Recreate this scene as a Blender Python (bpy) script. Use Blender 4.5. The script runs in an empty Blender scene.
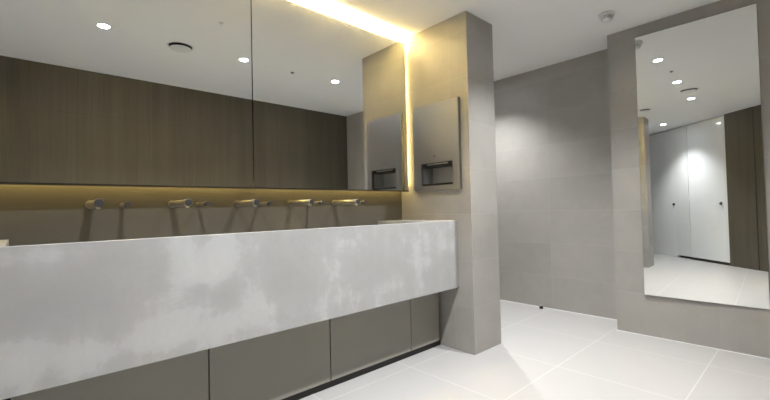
import bpy, bmesh, math, random
from mathutils import Vector, Matrix
random.seed(7)
sc = bpy.context.scene
COL = sc.collection
PI = math.pi
H = 2.4            # ceiling height

# ------------------------------------------------------------------ materials
def newmat(name):
    m = bpy.data.materials.new(name); m.use_nodes = True
    nt = m.node_tree; nt.nodes.clear()
    out = nt.nodes.new('ShaderNodeOutputMaterial')
    b = nt.nodes.new('ShaderNodeBsdfPrincipled')
    nt.links.new(b.outputs[0], out.inputs[0])
    return m, nt, b

class NT:
    """tiny helper to write node maths"""
    def __init__(s, nt): s.nt = nt
    def m(s, op, a, b=None, c=None):
        n = s.nt.nodes.new('ShaderNodeMath'); n.operation = op
        for i, v in enumerate((a, b, c)):
            if v is None: continue
            if isinstance(v, (int, float)): n.inputs[i].default_value = v
            else: s.nt.links.new(v, n.inputs[i])
        return n.outputs[0]
    def pos(s):
        g = s.nt.nodes.new('ShaderNodeNewGeometry')
        x = s.nt.nodes.new('ShaderNodeSeparateXYZ')
        s.nt.links.new(g.outputs['Position'], x.inputs[0])
        return g.outputs['Position'], x.outputs
    def noise(s, vec, scale, detail=4, rough=.55, dist=0, stretch=None):
        n = s.nt.nodes.new('ShaderNodeTexNoise')
        n.inputs['Scale'].default_value = scale; n.inputs['Detail'].default_value = detail
        n.inputs['Roughness'].default_value = rough; n.inputs['Distortion'].default_value = dist
        if stretch:
            mp = s.nt.nodes.new('ShaderNodeMapping'); mp.inputs['Scale'].default_value = stretch
            s.nt.links.new(vec, mp.inputs[0]); vec = mp.outputs[0]
        s.nt.links.new(vec, n.inputs['Vector'])
        return n.outputs[0]
    def ramp(s, f, stops):
        r = s.nt.nodes.new('ShaderNodeValToRGB')
        e = r.color_ramp.elements
        while len(e) < len(stops): e.new(.5)
        for k, (p, c) in enumerate(stops):
            e[k].position = p
            e[k].color = (c[0], c[1], c[2], 1) if isinstance(c, (tuple, list)) else (c, c, c, 1)
        s.nt.links.new(f, r.inputs[0]); return r.outputs[0]
    def mix(s, f, a, b, mode='MIX'):
        n = s.nt.nodes.new('ShaderNodeMix'); n.data_type = 'RGBA'; n.blend_type = mode
        if isinstance(f, (int, float)): n.inputs[0].default_value = f
        else: s.nt.links.new(f, n.inputs[0])
        for i, v in ((6, a), (7, b)):
            if isinstance(v, tuple): n.inputs[i].default_value = (v[0], v[1], v[2], 1)
            else: s.nt.links.new(v, n.inputs[i])
        return n.outputs[2]
    def bump(s, h, strength, dist, b):
        n = s.nt.nodes.new('ShaderNodeBump'); n.inputs['Strength'].default_value = strength
        n.inputs['Distance'].default_value = dist
        s.nt.links.new(h, n.inputs['Height']); s.nt.links.new(n.outputs[0], b.inputs['Normal'])
    def link(s, a, b): s.nt.links.new(a, b)

def plain(name, col, rough=.5, metal=0, noise=0, nscale=20):
    m, nt, b = newmat(name)
    b.inputs['Base Color'].default_value = (*col, 1)
    b.inputs['Roughness'].default_value = rough; b.inputs['Metallic'].default_value = metal
    if noise:
        t = NT(nt); p, _ = t.pos()
        f = t.noise(p, nscale)
        c0 = tuple(c * (1 - noise) for c in col); c1 = tuple(min(1, c * (1 + noise)) for c in col)
        t.link(t.mix(f, c0, c1), b.inputs['Base Color'])
    return m

def emit(name, col, strength):
    m = bpy.data.materials.new(name); m.use_nodes = True
    nt = m.node_tree; nt.nodes.clear()
    o = nt.nodes.new('ShaderNodeOutputMaterial'); e = nt.nodes.new('ShaderNodeEmission')
    e.inputs[0].default_value = (*col, 1); e.inputs[1].default_value = strength
    nt.links.new(e.outputs[0], o.inputs[0]); return m

def tile(name, col, ua, u0, du, va, v0, dv, gw, gcol, var=.06, blotch=.08, rough=.45, seed=0, bump=.3, coat=0):
    """stack-bonded tiles; grout lines of width gw"""
    m, nt, b = newmat(name); t = NT(nt); p, X = t.pos()
    def axis(a, o, d):
        q = t.m('DIVIDE', t.m('SUBTRACT', X[a], o), d)
        cell = t.m('FLOOR', q); fr = t.m('SUBTRACT', q, cell)
        edge = t.m('MULTIPLY', t.m('MINIMUM', fr, t.m('SUBTRACT', 1, fr)), d)
        return cell, edge
    cu, eu = axis(ua, u0, du); cv, ev = axis(va, v0, dv)
    line = t.m('LESS_THAN', t.m('MINIMUM', eu, ev), gw / 2)
    cmb = nt.nodes.new('ShaderNodeCombineXYZ')
    t.link(cu, cmb.inputs[0]); t.link(cv, cmb.inputs[1]); cmb.inputs[2].default_value = seed
    wn = nt.nodes.new('ShaderNodeTexWhiteNoise'); t.link(cmb.outputs[0], wn.inputs['Vector'])
    n1 = t.noise(p, 2.2, 6, .6, .6); n2 = t.noise(p, 14, 5, .6)
    # long soft drifts, different in each tile
    off = nt.nodes.new('ShaderNodeVectorMath'); off.operation = 'MULTIPLY_ADD'
    t.link(wn.outputs['Color'], off.inputs[0]); off.inputs[1].default_value = (7, 7, 7); t.link(p, off.inputs[2])
    n3 = t.noise(off.outputs[0], 3.0, 5, .55, .4)
    f = t.m('ADD', t.m('MULTIPLY', t.m('SUBTRACT', wn.outputs['Value'], .5), 2 * var),
            t.m('ADD', t.m('MULTIPLY', t.m('SUBTRACT', n3, .5), 3 * blotch),
                t.m('ADD', t.m('MULTIPLY', t.m('SUBTRACT', n1, .5), blotch), t.m('MULTIPLY', t.m('SUBTRACT', n2, .5), blotch))))
    f = t.m('ADD', 1, f)
    c = nt.nodes.new('ShaderNodeVectorMath'); c.operation = 'SCALE'
    c.inputs[0].default_value = col; t.link(f, c.inputs['Scale'])
    t.link(t.mix(line, c.outputs[0], gcol), b.inputs['Base Color'])
    b.inputs['Roughness'].default_value = rough
    h = t.m('SUBTRACT', t.m('MULTIPLY', n2, .15), line)
    t.bump(h, bump, .001, b)
    return m

WALLC = (.375, .358, .328); GROUT = (.425, .41, .385)
M = {}
M['floor'] = tile('floor_tile', (.475, .464, .450), 0, -1.142, .655, 1, 2.495, .655, .007, (.585, .575, .56), .012, .02, .36, 3, .15)
M['wall_y'] = tile('wall_tile_facing_y', WALLC, 0, -1.125, .655, 2, -.005, .325, .0035, GROUT, .035, .10, .5, 1)
M['wall_x'] = tile('wall_tile_facing_x', WALLC, 1, 2.30, .655, 2, -.005, .325, .0035, GROUT, .035, .10, .5, 5)
M['splash'] = plain('splashback_tile', (.135, .124, .100), .5, 0, .05, 5)
M['wall_plain'] = plain('wall_tile_edge', WALLC, .6, 0, .06, 6)
M['ceiling'] = plain('ceiling_paint', (.93, .93, .925), .9, 0, .015, 3)
M['white'] = plain('white_plastic', (.78, .78, .77), .4)
M['dark'] = plain('dark_gap', (.015, .014, .013), .7)
M['black'] = plain('black_rubber', (.02, .02, .02), .5)
M['panel'] = plain('greige_laminate', (.29, .275, .237), .42, 0, .05, 3)
M['plinth'] = plain('plinth_dark', (.018, .016, .013), .5)
M['chrome'] = plain('chrome', (.74, .71, .66), .34, 1)
M['steel_dark'] = plain('steel_end', (.13, .13, .135), .35, .6)
M['sealant'] = plain('white_sealant', (.85, .85, .83), .4)
M['door'] = plain('cubicle_white_laminate', (.88, .895, .90), .06)
M['doorframe'] = plain('cubicle_frame_white', (.84, .85, .84), .25)

def mirror_mat(name, tint):
    m, nt, b = newmat(name)
    b.inputs['Base Color'].default_value = (*tint, 1)
    b.inputs['Metallic'].default_value = 1; b.inputs['Roughness'].default_value = 0.0
    return m
M['mirror'] = mirror_mat('mirror_glass', (.90, .915, .895))
M['mirror_edge'] = plain('mirror_edge', (.02, .021, .02), .3)
M['slot_grey'] = plain('grey_slots', (.35, .35, .35), .6)
M['edge_trim'] = plain('bronze_edge_trim', (.045, .035, .025), .5)
M['pale_edge'] = plain('polished_mirror_edge', (.45, .47, .45), .2)

def steel():
    m, nt, b = newmat('brushed_steel'); t = NT(nt); p, X = t.pos()
    n = t.noise(p, 60, 4, .6, 0, (1, 1, 30)); n2 = t.noise(p, 3, 3)
    t.link(t.mix(n, (.54, .53, .52), (.64, .63, .62)), b.inputs['Base Color'])
    b.inputs['Metallic'].default_value = 1; b.inputs['Roughness'].default_value = .40
    t.bump(n, .05, .0005, b); return m
M['liner'] = plain('satin_liner', (.62, .61, .59), .55, .6); M['steel'] = steel(); M['steel_side_shade'] = plain('steel_painted_side_shade', (.30, .295, .28), .45, 1)

def wood():
    m, nt, b = newmat('dark_veneer'); t = NT(nt); p, X = t.pos()
    # horizontal run along either wall: x+y keeps both wall directions going
    u = t.m('ADD', t.m('MULTIPLY', X[0], .9), X[1])
    cmb = nt.nodes.new('ShaderNodeCombineXYZ'); t.link(u, cmb.inputs[0]); t.link(X[2], cmb.inputs[1])
    g = t.noise(cmb.outputs[0], 1.0, 7, .65, 0, (55, 1.2, 1)); g2 = t.noise(cmb.outputs[0], 1, 4, .5, 0, (9, .35, 1))
    f = t.m('ADD', t.m('MULTIPLY', g, .5), t.m('MULTIPLY', g2, .5))
    c = t.ramp(f, [(.3, (.072, .059, .041)), (.5, (.100, .084, .059)), (.72, (.130, .110, .080))])
    q = t.m('DIVIDE', u, .62); cell = t.m('FLOOR', q)
    wn = nt.nodes.new('ShaderNodeTexWhiteNoise'); wn.noise_dimensions = '1D'; t.link(cell, wn.inputs['W'])
    c = t.mix(t.m('MULTIPLY', wn.outputs['Value'], .22), c, (.045, .037, .026))
    e = t.m('MULTIPLY', t.m('ABSOLUTE', t.m('SUBTRACT', t.m('FRACT', q), .5)), .62)
    ez = t.m('ABSOLUTE', t.m('SUBTRACT', X[2], 1.98))
    line = t.m('MAXIMUM', t.m('GREATER_THAN', e, .3088), t.m('LESS_THAN', ez, .001))
    t.link(t.mix(t.m('MULTIPLY', line, .6), c, (.02, .017, .012)), b.inputs['Base Color'])
    b.inputs['Roughness'].default_value = .5
    t.bump(g, .08, .001, b); return m
M['wood'] = wood()

def concrete():
    m, nt, b = newmat('cast_concrete'); t = NT(nt); p, X = t.pos()
    n1 = t.noise(p, 3.2, 9, .66, .5); n2 = t.noise(p, 9, 8, .7, .2); n3 = t.noise(p, 40, 4, .6)
    drip = t.noise(p, 1, 5, .6, 0, (9, 9, 1.3))
    # pale laitance patches of their own shape (position along the trough, height)
    base = t.m('ADD', t.m('MULTIPLY', n1, .50), t.m('ADD', t.m('MULTIPLY', n2, .24), t.m('MULTIPLY', drip, .26)))
    for (cy, cz, ry, rz, a) in ((.56, .80, .13, .10, .18), (.43, .62, .12, .10, .20), (.30, .53, .22, .05, .16), (-.02, .57, .10, .06, .14), (.0, .89, .4, .03, .06),
                                (.80, .56, .25, .07, .12), (1.25, .80, .25, .12, .08), (1.95, .68, .22, .14, .10),
                                (.18, .77, .17, .13, -.16), (.05, .70, .12, .10, -.12), (.53, .70, .07, .05, -.12), (.66, .66, .05, .06, -.14), (1.02, .66, .14, .12, -.08), (1.6, .7, .2, .12, -.05)):
        dy = t.m('DIVIDE', t.m('SUBTRACT', X[1], cy), ry); dz = t.m('DIVIDE', t.m('SUBTRACT', X[2], cz), rz)
        r2 = t.m('ADD', t.m('MULTIPLY', dy, dy), t.m('MULTIPLY', dz, dz))
        w = t.m('MULTIPLY', t.m('EXPONENT', t.m('MULTIPLY', r2, -1.0)), a)
        base = t.m('ADD', base, w)
    c = t.ramp(base, [(.34, (.375, .373, .366)), (.50, (.415, .413, .406)), (.542, (.44, .438, .432)), (.582, (.495, .499, .494)), (.76, (.55, .556, .55))])
    c = t.mix(t.m('MULTIPLY', n3, .12), c, (.30, .30, .29))
    t.link(c, b.inputs['Base Color']); b.inputs['Roughness'].default_value = .6
    t.bump(t.m('ADD', n3, n1), .12, .002, b); return m
M['concrete'] = concrete()
WARM = (1.0, .73, .24)
M['led'] = emit('led_warm', (1, .76, .30), 260)
M['led_side'] = emit('led_warm_side', (1, .74, .26), 15)
M['led_low'] = emit('led_warm_low', WARM, 3)
M['lens'] = emit('downlight_lens', (.93, .96, 1.0), 45)
M['red'] = emit('detector_indicator', (1, .1, .05), .6)

# ------------------------------------------------------------------ mesh helpers
def box(bm, x0, x1, y0, y1, z0, z1, bevel=0, seg=2):
    vs = [bm.verts.new(v) for v in ((x0, y0, z0), (x1, y0, z0), (x1, y1, z0), (x0, y1, z0), (x0, y0, z1), (x1, y0, z1), (x1, y1, z1), (x0, y1, z1))]
    fs = [bm.faces.new([vs[i] for i in f]) for f in ((3, 2, 1, 0), (4, 5, 6, 7), (0, 1, 5, 4), (1, 2, 6, 5), (2, 3, 7, 6), (3, 0, 4, 7))]
    if bevel:
        es = list({e for f in fs for e in f.edges})
        bmesh.ops.bevel(bm, geom=es, offset=bevel, segments=seg, affect='EDGES', profile=.5)

def lathe(bm, prof, axis, origin, n=40, closed=True):
    """prof: (distance along axis, radius)"""
    a = Vector(axis).normalized(); t = Vector((0, 0, 1)) if abs(a.z) < .9 else Vector((1, 0, 0))
    u = a.cross(t).normalized(); w = a.cross(u); O = Vector(origin); rings = []
    for d, r in prof:
        if r < 1e-6: rings.append([bm.verts.new(O + a * d)])
        else: rings.append([bm.verts.new(O + a * d + (u * math.cos(2 * PI * k / n) + w * math.sin(2 * PI * k / n)) * r) for k in range(n)])
    for A, B in zip(rings, rings[1:]):
        for k in range(n):
            k2 = (k + 1) % n
            if len(A) == 1 and len(B) == 1: continue
            if len(A) == 1: bm.faces.new((A[0], B[k2], B[k]))
            elif len(B) == 1: bm.faces.new((A[k], A[k2], B[0]))
            else: bm.faces.new((A[k], A[k2], B[k2], B[k]))

def prism(bm, pts, z0, z1):
    lo = [bm.verts.new((x, y, z0)) for x, y in pts]; hi = [bm.verts.new((x, y, z1)) for x, y in pts]
    bm.faces.new(lo[::-1]); bm.faces.new(hi)
    for k in range(len(pts)):
        j = (k + 1) % len(pts); bm.faces.new((lo[k], lo[j], hi[j], hi[k]))

def obj(name, bm, mats, parent=None, smooth=False, xyface=False):
    bmesh.ops.recalc_face_normals(bm, faces=bm.faces)
    me = bpy.data.meshes.new(name)
    if parent is not None:
        bmesh.ops.translate(bm, verts=bm.verts, vec=-Vector(parent.get('_o', (0, 0, 0))))
    if not isinstance(mats, (list, tuple)): mats = [mats]
    for m in mats: me.materials.append(m)
    if xyface:      # tiled block: material 0 on faces looking along y, 1 along x, 2 top and bottom
        for f in bm.faces:
            n = f.normal; f.normal_update(); n = f.normal
            f.material_index = 0 if abs(n.y) > .7 else (1 if abs(n.x) > .7 else 2)
    bm.to_mesh(me); bm.free()
    if smooth:
        for p in me.polygons: p.use_smooth = True
        try: me.set_sharp_from_angle(angle=math.radians(35))
        except Exception: pass
    o = bpy.data.objects.new(name, me); COL.objects.link(o)
    if parent is not None: o.parent = parent
    return o

def B(): return bmesh.new()
def tag(o, label, cat, group=None):
    o['label'] = label; o['category'] = cat
    if group: o['group'] = group
    return o
def thing(name, label, cat, loc, group=None):
    o = bpy.data.objects.new(name, None); o.empty_display_size = .05; COL.objects.link(o)
    o.location = loc; o['_o'] = tuple(loc)
    return tag(o, label, cat, group)
def struct(name, bm, mats, xyface=False):
    o = obj(name, bm, mats, None, False, xyface); o['kind'] = 'structure'; return o
TILES = [M['wall_y'], M['wall_x'], M['wall_plain']]

# ------------------------------------------------------------------ calibrated places
PX, PY, PY2 = -1.62, 2.298, 2.632         # pier corner
WX = -2.30                                # basin wall
MX = -2.194                               # cabinet mirror face
BY, EY, EX = 3.84, 3.535, -1.115          # back wall, end wall, its corner
OX = .26                                  # veneered wall on the right
P2Y = -.33                                # far pier face
LX = -3.7                                 # end of the side passage

# ------------------------------------------------------------------ the room
bm = B(); box(bm, -3.9, .5, -4.2, 4.0, -.1, 0); struct('floor', bm, M['floor'])
bm = B(); box(bm, -3.9, .5, -4.2, 4.0, H, H + .1); struct('ceiling', bm, M['ceiling'])
bm = B(); box(bm, LX, EX, BY, BY + .14, 0, H); struct('wall_back', bm, TILES, True)
bm = B(); box(bm, EX, OX + .1, EY, BY + .14, 0, H); struct('wall_end', bm, TILES, True)
# basin wall, between the two piers
bm = B(); box(bm, WX - .14, WX, P2Y, PY, 0, H); struct('wall_left', bm, M['splash'])
# pier with a niche for the dryer
NX0, NX1, NZ0, NZ1, ND = -2.075, -1.728, 1.166, 1.374, .13
bm = B()
box(bm, WX - .14, NX0, PY, PY + ND, 0, H); box(bm, NX1, PX, PY, PY + ND, 0, H)
box(bm, NX0, NX1, PY, PY + ND, 0, NZ0); box(bm, NX0, NX1, PY, PY + ND, NZ1, H)
box(bm, WX - .14, PX, PY + ND, PY2, 0, H)
struct('wall_pier', bm, TILES, True)
bm = B(); box(bm, WX - .14, PX, P2Y - .34, P2Y, 0, H); struct('wall_far_pier', bm, TILES, True)
bm = B(); box(bm, LX, WX - .14, PY2 - .14, PY2, 0, H); struct('wall_passage', bm, TILES, True)
bm = B(); box(bm, LX - .14, LX, PY2 - .14, BY + .14, 0, H); struct('wall_passage_end', bm, TILES, True)
bm = B(); box(bm, -3.3, WX - .14, P2Y - .34, P2Y - .20, 0, H); struct('wall_lobby', bm, TILES, True)
bm = B(); box(bm, -3.44, -3.3, -4.1, P2Y - .20, 0, H); struct('wall_lobby_end', bm, TILES, True)
# veneered wall on the right, then the 45 degree cubicle front
bm = B(); box(bm, OX, OX + .1, -.24, EY, 0, H); struct('wall_right', bm, M['wood'])
A0 = Vector((-.668, -1.166)); DV = Vector((-.7071, -.7071)); NV = Vector((-.7071, .7071))   # along the doors, out of the wall
def seg(bm, s0, s1, d0, d1, z0, z1):
    q = [A0 + DV * s0 + NV * d0, A0 + DV * s1 + NV * d0, A0 + DV * s1 + NV * d1, A0 + DV * s0 + NV * d1]
    prism(bm, [(v.x, v.y) for v in q], z0, z1)
bm = B(); seg(bm, -.42, .055, -.10, 0, 0, H); seg(bm, -1.39, -.42, -.10, -.012, 0, H); struct('wall_veneer', bm, M['wood'])
bm = B(); seg(bm, .06, 3.8, -.16, -.06, 0, H); struct('wall_cubicles', bm, M['dark'])
def seg_obj(name, mat, *a, parent=None):
    bm = B(); seg(bm, *a); return obj(name, bm, mat, parent)
for k, (s0, s1, z0) in enumerate(((.056, .100, .045), (.846, 1.160, .045), (1.995, 2.31, .012), (3.13, 3.8, .012))):
    o = seg_obj('trim_%d' % (k + 1), M['doorframe'], s0 + .001, s1, -.055, -.004, z0, H - .015); o['kind'] = 'structure'
for k, (s0, s1, z0, ks) in enumerate(((.105, .840, .045, .180), (1.166, 1.989, .012, 1.215), (2.316, 3.124, .012, 2.36))):
    d = seg_obj('door_%d' % (k + 1), M['door'], s0, s1, -.055, -.008, z0, H - .015); d['kind'] = 'structure'
    bm = B(); c = A0 + DV * ks + NV * -.010
    lathe(bm, [(0, 0), (0, .026), (.006, .026), (.010, .019), (.022, .017), (.026, .012), (.026, 0)], (NV.x, NV.y, 0), (c.x, c.y, .985), 28)
    h = obj('door_knob', bm, M['black'], d, True); h['label'] = 'small round black turn knob'
o = seg_obj('baseboard_cubicles', M['plinth'], .06, .87, -.058, -.012, 0, .043); o['kind'] = 'structure'
o = seg_obj('baseboard_white', M['sealant'], 1.17, 3.8, -.0038, .004, 0, .011); o['kind'] = 'structure'
# pale sealant beads at the foot of the tiled walls
def bead(name, x0, x1, y0, y1):
    bm = B(); box(bm, x0, x1, y0, y1, 0, .005); o = struct(name, bm, M['sealant'])
bead('trim_5', EX - .005, OX - .001, EY - .005, EY - .0005)
bead('trim_6', LX, EX - .0055, BY - .005, BY - .0005)
bead('trim_7', EX - .005, EX - .0005, EY, BY - .006)
# plinth beneath the trough and the closing strip beside the pier
bm = B(); box(bm, -1.985, -1.925, P2Y + .01, PY - .002, 0, .042); struct('baseboard_left', bm, M['plinth'])

# ------------------------------------------------------------------ concrete trough basin
bm = B()
x0, x1 = WX + .001, -1.742; y0, y1 = P2Y + .002, PY - .002; z0, z1 = .449, .928
# section through the trough (x, z), swept along y in three runs: end deck, bowl, end deck
def run(bm, prof, ya, yb):
    a = [bm.verts.new((x, ya, z)) for x, z in prof]; b = [bm.verts.new((x, yb, z)) for x, z in prof]
    n = len(prof)
    for k in range(n): bm.faces.new((a[k], a[(k + 1) % n], b[(k + 1) % n], b[k]))
    bm.faces.new(a[::-1]); bm.faces.new(b)
r = .002
deck = [(x0, z0), (x1 - r, z0), (x1, z0 + r), (x1, z1 - r), (x1 - r, z1), (x0, z1)]
bowl = [(x0, z0), (x1 - r, z0), (x1, z0 + r), (x1, z1 - r), (x1 - r, z1), (x1 - .013, z1), (x1 - .016, z1 - .006), (x1 - .065, .80), (x1 - .11, .765), (x0 + .05, .745), (x0, .75)]
run(bm, deck, y0, -.04); run(bm, bowl, -.04, 2.03); run(bm, deck, 2.03, y1)
basin = tag(obj('trough_basin', bm, M['concrete']), 'long cast concrete trough basin with pale blotches, hung between the tiled piers', 'basin')

# ------------------------------------------------------------------ cabinet panels beneath
PN = [(P2Y + .045, -.034), (-.030, .628), (.634, 1.297), (1.303, 1.963), (1.969, 2.262)]
labels = ['greige laminate access panel beneath the far left end of the trough',
          'greige laminate access panel below the basin, at the bottom left corner of the photo',
          'wide greige laminate access panel between the two leftmost dark seams below the basin',
          'wide greige laminate access panel below the basin, beside the narrow end panel',
          'narrow greige laminate access panel below the basin, nearest the tiled pier']
for (a, b_), lab in zip(PN, labels):
    if b_ < 0: continue
    bm = B(); box(bm, -1.925, -1.905, a, b_, .045, .447, .0015, 1)
    tag(obj('access_panel', bm, M['panel']), lab, 'panel', 'access panels below the trough basin')
bm = B(); box(bm, -1.985, -1.94, P2Y + .01, PY - .002, .0425, .448); struct('trim_8', bm, M['dark'])

# ------------------------------------------------------------------ mirror cabinets
CT, CB = 2.337, 1.163
def cabinet(y0, y1, label):
    t = thing('mirror_cabinet', label, 'mirror', (WX, (y0 + y1) / 2, CB), 'mirror cabinets above the trough basin')
    bm = B(); box(bm, WX + .001, MX - .015, y0 + .004, y1 - .003, CB + .032, CT - .052); o = obj('cabinet_body', bm, M['mirror_edge'], t)
    bm = B(); box(bm, MX - .0145, MX, y0 + .003, y1 - .003, CB, CT)
    me = obj('mirror_door', bm, [M['mirror'], M['mirror_edge']], t)
    for p in me.data.polygons: p.material_index = 0 if p.normal.x > .9 else 1
    bm = B(); box(bm, MX - .014, MX + .0015, y0 + .003, y1 - .003, CB - .009, CB - .0003); obj('lower_edge_trim', bm, M['edge_trim'], t)
    bm = B(); box(bm, MX - .014, MX + .0012, y0 + .003, y1 - .003, CT + .0003, CT + .0035); obj('upper_edge_trim', bm, M['edge_trim'], t)
    def tape(mat, b1, b2, lab):
        bm = B(); box(bm, *b1); c = obj('light_strip', bm, M['white'], t); c['label'] = lab
        bm = B(); box(bm, *b2); d = obj('diffuser', bm, mat, t); d.parent = c
    ya, yb = y0 + .02, y1 - .012
    tape(M['led'], (-2.296, -2.266, ya, yb, CT - .0518, CT - .047), (-2.293, -2.269, ya, yb, CT - .0468, CT - .042), 'warm glowing light strip along the top')
    tape(M['led_low'], (-2.280, -2.240, ya, yb, CB + .024, CB + .0318), (-2.275, -2.245, ya, yb, CB + .019, CB + .0238), 'warm light strip on the underside')
    if y1 > 2: tape(M['led_side'], (-2.256, -2.220, 2.2735, 2.2765, CB + .04, CT - .06), (-2.252, -2.224, 2.2767, 2.2785, CB + .04, CT - .06), 'warm upright light strip facing the pier')
    return t
cabinet(P2Y + .02, .988, 'frameless mirror cabinet left of the vertical seam, over the left taps')
cabinet(.988, 2.276, 'frameless mirror cabinet right of the vertical seam, next to the hand dryer pier')
# ------------------------------------------------------------------ spouts and controls
TZ = 1.072
ORD = ['far left', 'second from left', 'middle', 'second from right', 'far right']
def spout_at(y, tip, label):
    t = thing('wall_spout', label, 'tap', (WX, y, TZ), 'wall spouts over the trough basin')
    L = tip - WX
    bm = B(); lathe(bm, [(0.0003, 0), (.0003, .0200), (.005, .0200), (.007, .0188), (.007, 0)], (1, 0, 0), (WX, y, TZ), 32); obj('wall_flange', bm, M['chrome'], t, True)
    bm = B(); lathe(bm, [(.0075, 0), (.0075, .0165), (L - .05, .0165), (L - .048, .018), (L - .003, .018), (L, .0165), (L, 0)], (1, 0, 0), (WX, y, TZ), 32)
    obj('spout_tube', bm, M['chrome'], t, True)
    bm = B(); lathe(bm, [(L + .0003, 0), (L + .0003, .0168), (L + .003, .0155), (L + .003, 0)], (1, 0, 0), (WX, y, TZ), 28); e = obj('end_cap', bm, M['steel_dark'], t, True); e['label'] = 'darker round end cap'
    bm = B(); lathe(bm, [(0, 0), (0, .0085), (.005, .0085), (.007, .007), (.007, 0)], (0, 0, -1), (tip - .022, y, TZ - .0175), 24); obj('water_outlet', bm, M['chrome'], t, True)
    return t
def ctrl_at(y, tip, label):
    t = thing('tap_control', label, 'tap', (WX, y, TZ - .003), 'round tap controls beside the wall spouts')
    L = tip - WX; z = TZ - .003
    bm = B(); lathe(bm, [(0.0003, 0), (.0003, .0115), (.004, .0115), (.006, .0105), (.006, 0)], (1, 0, 0), (WX, y, z), 28); obj('wall_mount', bm, M['chrome'], t, True)
    bm = B(); lathe(bm, [(.0065, 0), (.0065, .0085), (L - .034, .0085), (L - .034, 0)], (1, 0, 0), (WX, y, z), 24); obj('stem', bm, M['chrome'], t, True)
    bm = B(); lathe(bm, [(L - .0335, 0), (L - .0335, .0105), (L - .031, .0125), (L - .002, .0125), (L, .011), (L, 0)], (1, 0, 0), (WX, y, z), 28); obj('knob', bm, M['steel_dark'], t, True)
    return t
SY = [.235, .585, .933, 1.280, 1.625]; ST = [-2.00, -2.018, -2.039, -2.041, -2.03]
spl = ['chrome wall spout at the far left of the row under the mirrors', 'second chrome wall spout from the left, over the pale blotchy patch of concrete',
       'middle chrome wall spout, just below the seam between the mirrors', 'fourth chrome wall spout from the left, below the right mirror',
       'rightmost chrome wall spout, nearest the hand dryer']
ctl = ['small round tap control standing apart right of the far left spout', 'small round tap control right of the second spout from the left',
       'small round tap control right of the middle spout', 'small round tap control right of the fourth spout from the left',
       'small round tap control nearest the hand dryer, right of the last spout']
CT_ = [-2.145, -2.13, -2.125, -2.12, -2.115]
for y, x, a, b_, cx in zip(SY, ST, spl, ctl, CT_):
    spout_at(y, x, a); ctrl_at(y + .127, cx, b_)

# ------------------------------------------------------------------ hand dryer on the pier
DX0, DX1, DZ0, DZ1, DT = -2.128, -1.690, 1.150, 1.802, .028
t = thing('hand_dryer', 'brushed steel recessed hand dryer with hand slot, on the pier beside the mirror', 'hand dryer', (-1.92, PY, DZ0))
HX0, HX1, HZ0, HZ1 = -2.052, -1.752, 1.187, 1.358
bm = B(); yf, yb = PY - DT, PY - .0005
# face plate with a slot: four members
def plate(bm, X0, X1, Z0, Z1, hx0, hx1, hz0, hz1, ya, yb):
    o = [(X0, Z0), (X1, Z0), (X1, Z1), (X0, Z1)]; i = [(hx0, hz0), (hx1, hz0), (hx1, hz1), (hx0, hz1)]
    def ring(p, y): return [bm.verts.new((x, y, z)) for x, z in p]
    of, if_, ob, ib = ring(o, ya), ring(i, ya), ring(o, yb), ring(i, yb)
    for k in range(4):
        j = (k + 1) % 4
        bm.faces.new((of[k], of[j], if_[j], if_[k])); bm.faces.new((ob[j], ob[k], ib[k], ib[j]))
        bm.faces.new((of[k], ob[k], ob[j], of[j])); bm.faces.new((if_[j], ib[j], ib[k], if_[k]))
    return [e for e in bm.edges if all(v in of for v in e.verts) or all(v in if_ for v in e.verts)]
es = plate(bm, DX0, DX1, DZ0, DZ1, HX0, HX1, HZ0, HZ1, yf, yb)
bmesh.ops.bevel(bm, geom=es, offset=.002, segments=2, affect='EDGES')
fp = obj('front_plate', bm, [M['steel'], M['steel_side_shade']], t)
for p in fp.data.polygons: p.material_index = 1 if abs(p.normal.x) > .8 and abs(p.center.x) > .15 else 0  # sideways faces get a darker steel, their shade painted into the colour
bm = B()   # liner of the slot, an open box in the niche
a, b_, c, d, D = HX0 - .004, HX1 + .004, HZ0 - .004, HZ1 + .004, PY + .115
for bx in ((a - .004, a, PY, D, c, d), (b_, b_ + .004, PY, D, c, d), (a, b_, PY, D, c - .004, c), (a, b_, PY, D, d, d + .004), (a - .004, b_ + .004, D, D + .004, c - .004, d + .004)):
    box(bm, *bx)
obj('slot_liner', bm, M['liner'], t)
bm = B(); box(bm, HX0 + .001, HX1 - .001, PY - .012, PY + .10, HZ0 - .0035, HZ0 + .016, .003); o = obj('drip_tray', bm, M['plinth'], t); o['label'] = 'dark tray at the bottom of the slot'
bm = B(); box(bm, HX0 + .001, HX1 - .001, PY - .010, PY + .085, HZ1 - .028, HZ1 + .0035, .003); o = obj('air_nozzle_bar', bm, M['black'], t); o['label'] = 'dark bar under the top lip of the slot'
bm = B(); box(bm, HX0 + .05, HX1 - .05, PY - .016, PY - .0105, HZ1 - .014, HZ1 - .006, .001, 1); o = obj('nozzle_lip', bm, M['chrome'], t); o['label'] = 'thin bright lip above the slot'
bm = B(); lathe(bm, [(-.001, 0), (-.001, .006), (.0015, .006), (.0025, .004), (.0025, 0)], (0, -1, 0), (-1.915, yf, 1.405), 20); o = obj('indicator', bm, M['steel_dark'], t, True); o['label'] = 'tiny round indicator'

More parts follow.
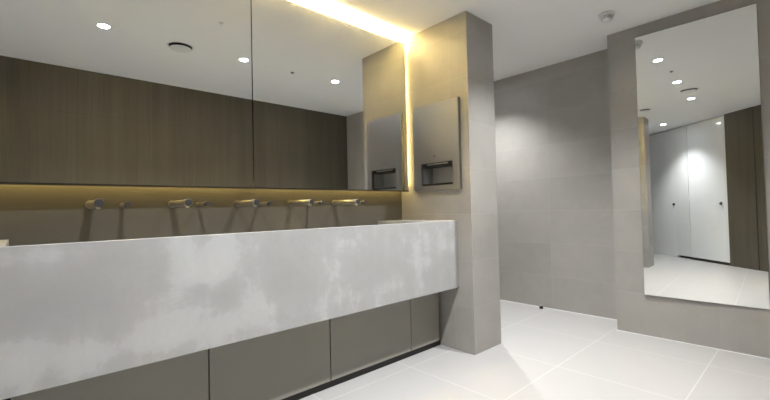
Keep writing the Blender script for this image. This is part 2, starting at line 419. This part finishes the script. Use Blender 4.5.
# ------------------------------------------------------------------ tall mirror on the end wall (hangs a touch out of square)
ma = .0255; mx0, mx1, mz0, mz1 = -.910, -.222, .321, 2.303
t = thing('wall_mirror', 'tall frameless wall mirror on the grey tiled end wall at the right', 'mirror', (-.566, EY - .0135, mz0))
bm = B(); hw = (mx1 - mx0) / 2
box(bm, -hw, hw, 0, .005, 0, mz1 - mz0)
me = bpy.data.meshes.new('mirror_glass'); bmesh.ops.recalc_face_normals(bm, faces=bm.faces); bm.to_mesh(me); bm.free()
me.materials.append(M['mirror']); me.materials.append(M['pale_edge'])
for p in me.polygons: p.material_index = 0 if p.normal.y < -.9 else 1
g = bpy.data.objects.new('mirror_glass', me); COL.objects.link(g); g.parent = t; t.rotation_euler.z = ma
g.location = (0, -.0035, 0)
bm = B(); box(bm, -hw + .006, hw - .006, 0, .003, .006, mz1 - mz0 - .006)
me = bpy.data.meshes.new('backing'); bm.to_mesh(me); bm.free(); me.materials.append(M['mirror_edge'])
g = bpy.data.objects.new('backing', me); COL.objects.link(g); g.parent = t; g.location = (0, .002, 0)

# ------------------------------------------------------------------ ceiling fittings
def downlight(x, y, label, power, size=116, blend=1.0):
    t = thing('ceiling_downlight', label, 'ceiling light', (x, y, H), 'round ceiling downlights')
    bm = B(); lathe(bm, [(-.0005, .036), (-.0005, .047), (-.003, .0475), (-.005, .045), (-.005, .037), (-.0005, .036)], (0, 0, 1), (x, y, H), 40); obj('trim_ring', bm, M['white'], t, True)
    bm = B(); lathe(bm, [(-.001, 0), (-.001, .0355), (-.0035, .0355), (-.0035, 0)], (0, 0, 1), (x, y, H), 36); obj('lens', bm, M['lens'], t)
    ld = bpy.data.lights.new('downlight_beam', 'SPOT'); ld.energy = power; ld.spot_size = math.radians(size); ld.spot_blend = blend
    ld.color = (.975, .985, 1.0); ld.shadow_soft_size = .015
    lo = bpy.data.objects.new('downlight_beam', ld); COL.objects.link(lo); lo.parent = t; lo.location = (0, 0, -.0205)
P = 54
downlight(-.925, .44, 'ceiling downlight reflected above the left taps, nearest the camera', P)
downlight(-.93, 1.48, 'ceiling downlight reflected beside the seam of the mirror cabinets', P)
downlight(-.94, 2.48, 'ceiling downlight reflected near the pier in the right mirror cabinet', P)
downlight(-1.53, -1.35, 'ceiling downlight close to the white cubicle doors, seen in the tall mirror', P * .85, 104)
downlight(-2.30, 3.30, 'ceiling downlight hidden behind the pier, lighting the back wall', P * .95)
def valve(x, y, label, r=.10):
    t = thing('air_valve', label, 'air vent', (x, y, H), 'round ceiling air valves')
    bm = B(); lathe(bm, [(-.0005, r * .88), (-.0005, r), (-.004, r), (-.007, r * .95), (-.004, r * .885), (-.0005, r * .88)], (0, 0, 1), (x, y, H), 48); obj('valve_ring', bm, M['white'], t, True)
    bm = B(); lathe(bm, [(-.016, 0), (-.016, r * .70), (-.019, r * .80), (-.023, r * .78), (-.026, r * .4), (-.027, 0)], (0, 0, 1), (x, y, H), 48); obj('valve_disc', bm, M['white'], t, True)
    bm = B(); lathe(bm, [(-.0005, 0), (-.0005, r * .875), (-.0012, r * .875), (-.0014, .012), (-.0158, .012), (-.0158, 0)], (0, 0, 1), (x, y, H), 16); obj('throat', bm, M['black'], t)
valve(-.885, .965, 'round white ceiling air valve reflected in the left mirror cabinet')
valve(-1.50, .19, 'round white ceiling air valve at the left edge of the tall mirror reflection', .075)
# smoke detector
x, y = -.985, 3.13
t = thing('smoke_detector', 'white round smoke detector on the ceiling in front of the end wall', 'smoke detector', (x, y, H))
bm = B(); lathe(bm, [(-.0005, 0), (-.0005, .053), (-.018, .053), (-.022, .048), (-.022, 0)], (0, 0, 1), (x, y, H), 44); obj('base', bm, M['white'], t, True)
bm = B(); lathe(bm, [(-.0225, 0), (-.0225, .030), (-.030, .036), (-.048, .035), (-.058, .027), (-.061, .016), (-.061, 0)], (0, 0, 1), (x, y, H), 44); obj('sensing_head', bm, M['white'], t, True)
bm = B()
for k in range(12):
    a = 2 * PI * k / 12; cx_, cy_ = x + .0345 * math.cos(a), y + .0345 * math.sin(a)
    box(bm, cx_ - .003, cx_ + .003, cy_ - .003, cy_ + .003, H - .042, H - .034)
obj('sensor_slots', bm, M['slot_grey'], t)
# occupancy sensor and sprinkler
x, y = -.907, 1.985
t = thing('motion_sensor', 'tiny dark-centred ceiling sensor between two downlights in the mirror reflection', 'sensor', (x, y, H))
bm = B(); lathe(bm, [(-.0005, 0), (-.0005, .022), (-.004, .021), (-.004, 0)], (0, 0, 1), (x, y, H), 28); obj('bezel', bm, M['chrome'], t, True)
bm = B(); lathe(bm, [(-.0045, 0), (-.0045, .014), (-.012, .010), (-.014, 0)], (0, 0, 1), (x, y, H), 24); obj('lens', bm, M['steel_dark'], t, True)
x, y = -1.503, 1.069
t = thing('sprinkler_cap', 'tiny pale sprinkler cap on the ceiling reflected above the left taps', 'sprinkler', (x, y, H))
bm = B(); lathe(bm, [(-.0005, 0), (-.0005, .018), (-.003, .018), (-.004, .015), (-.004, 0)], (0, 0, 1), (x, y, H), 28); obj('cap', bm, M['white'], t, True)
bm = B(); lathe(bm, [(-.0045, 0), (-.0045, .008), (-.010, .006), (-.010, 0)], (0, 0, 1), (x, y, H), 20); obj('nozzle', bm, M['white'], t, True)
# door stop on the floor by the back wall
x, y = -1.872, 3.785
t = thing('door_stop', 'small black door stop on the floor against the back wall', 'door stop', (x, y, 0))
bm = B(); lathe(bm, [(.0005, 0), (.0005, .017), (.024, .017), (.027, .015), (.027, 0)], (0, 0, 1), (x, y, 0), 28); obj('rubber_body', bm, M['black'], t, True)
bm = B(); lathe(bm, [(.0272, 0), (.0272, .012), (.033, .012), (.035, .009), (.035, 0)], (0, 0, 1), (x, y, 0), 24); obj('cap', bm, M['chrome'], t, True)

for o in list(bpy.data.objects):
    if '_o' in o: del o['_o']

# ------------------------------------------------------------------ camera and view
F = Vector((-.73638293, .67618455, .02268576)); R = Vector((.67580288, .7367309, -.02276062)); U = Vector((.03210368, .00142943, .99948352))
cd = bpy.data.cameras.new('camera'); co = bpy.data.objects.new('camera', cd); COL.objects.link(co)
cd.sensor_width = 36; cd.lens = 36 * 395.6 / 770; cd.clip_start = .02
m = Matrix(((R.x, U.x, -F.x, 0), (R.y, U.y, -F.y, 0), (R.z, U.z, -F.z, 1.02), (0, 0, 0, 1)))
co.matrix_world = m
sc.camera = co
w = bpy.data.worlds.new('world'); sc.world = w; w.use_nodes = True
w.node_tree.nodes['Background'].inputs[0].default_value = (0, 0, 0, 1)
vs = sc.view_settings; vs.view_transform = 'Standard'; vs.look = 'None'; vs.gamma = 1; vs.use_curve_mapping = False
vs.exposure = 1.48
sc.cycles.max_bounces = 14; sc.cycles.diffuse_bounces = 8; sc.cycles.glossy_bounces = 8
sc.cycles.use_denoising = True; sc.cycles.sample_clamp_indirect = 25
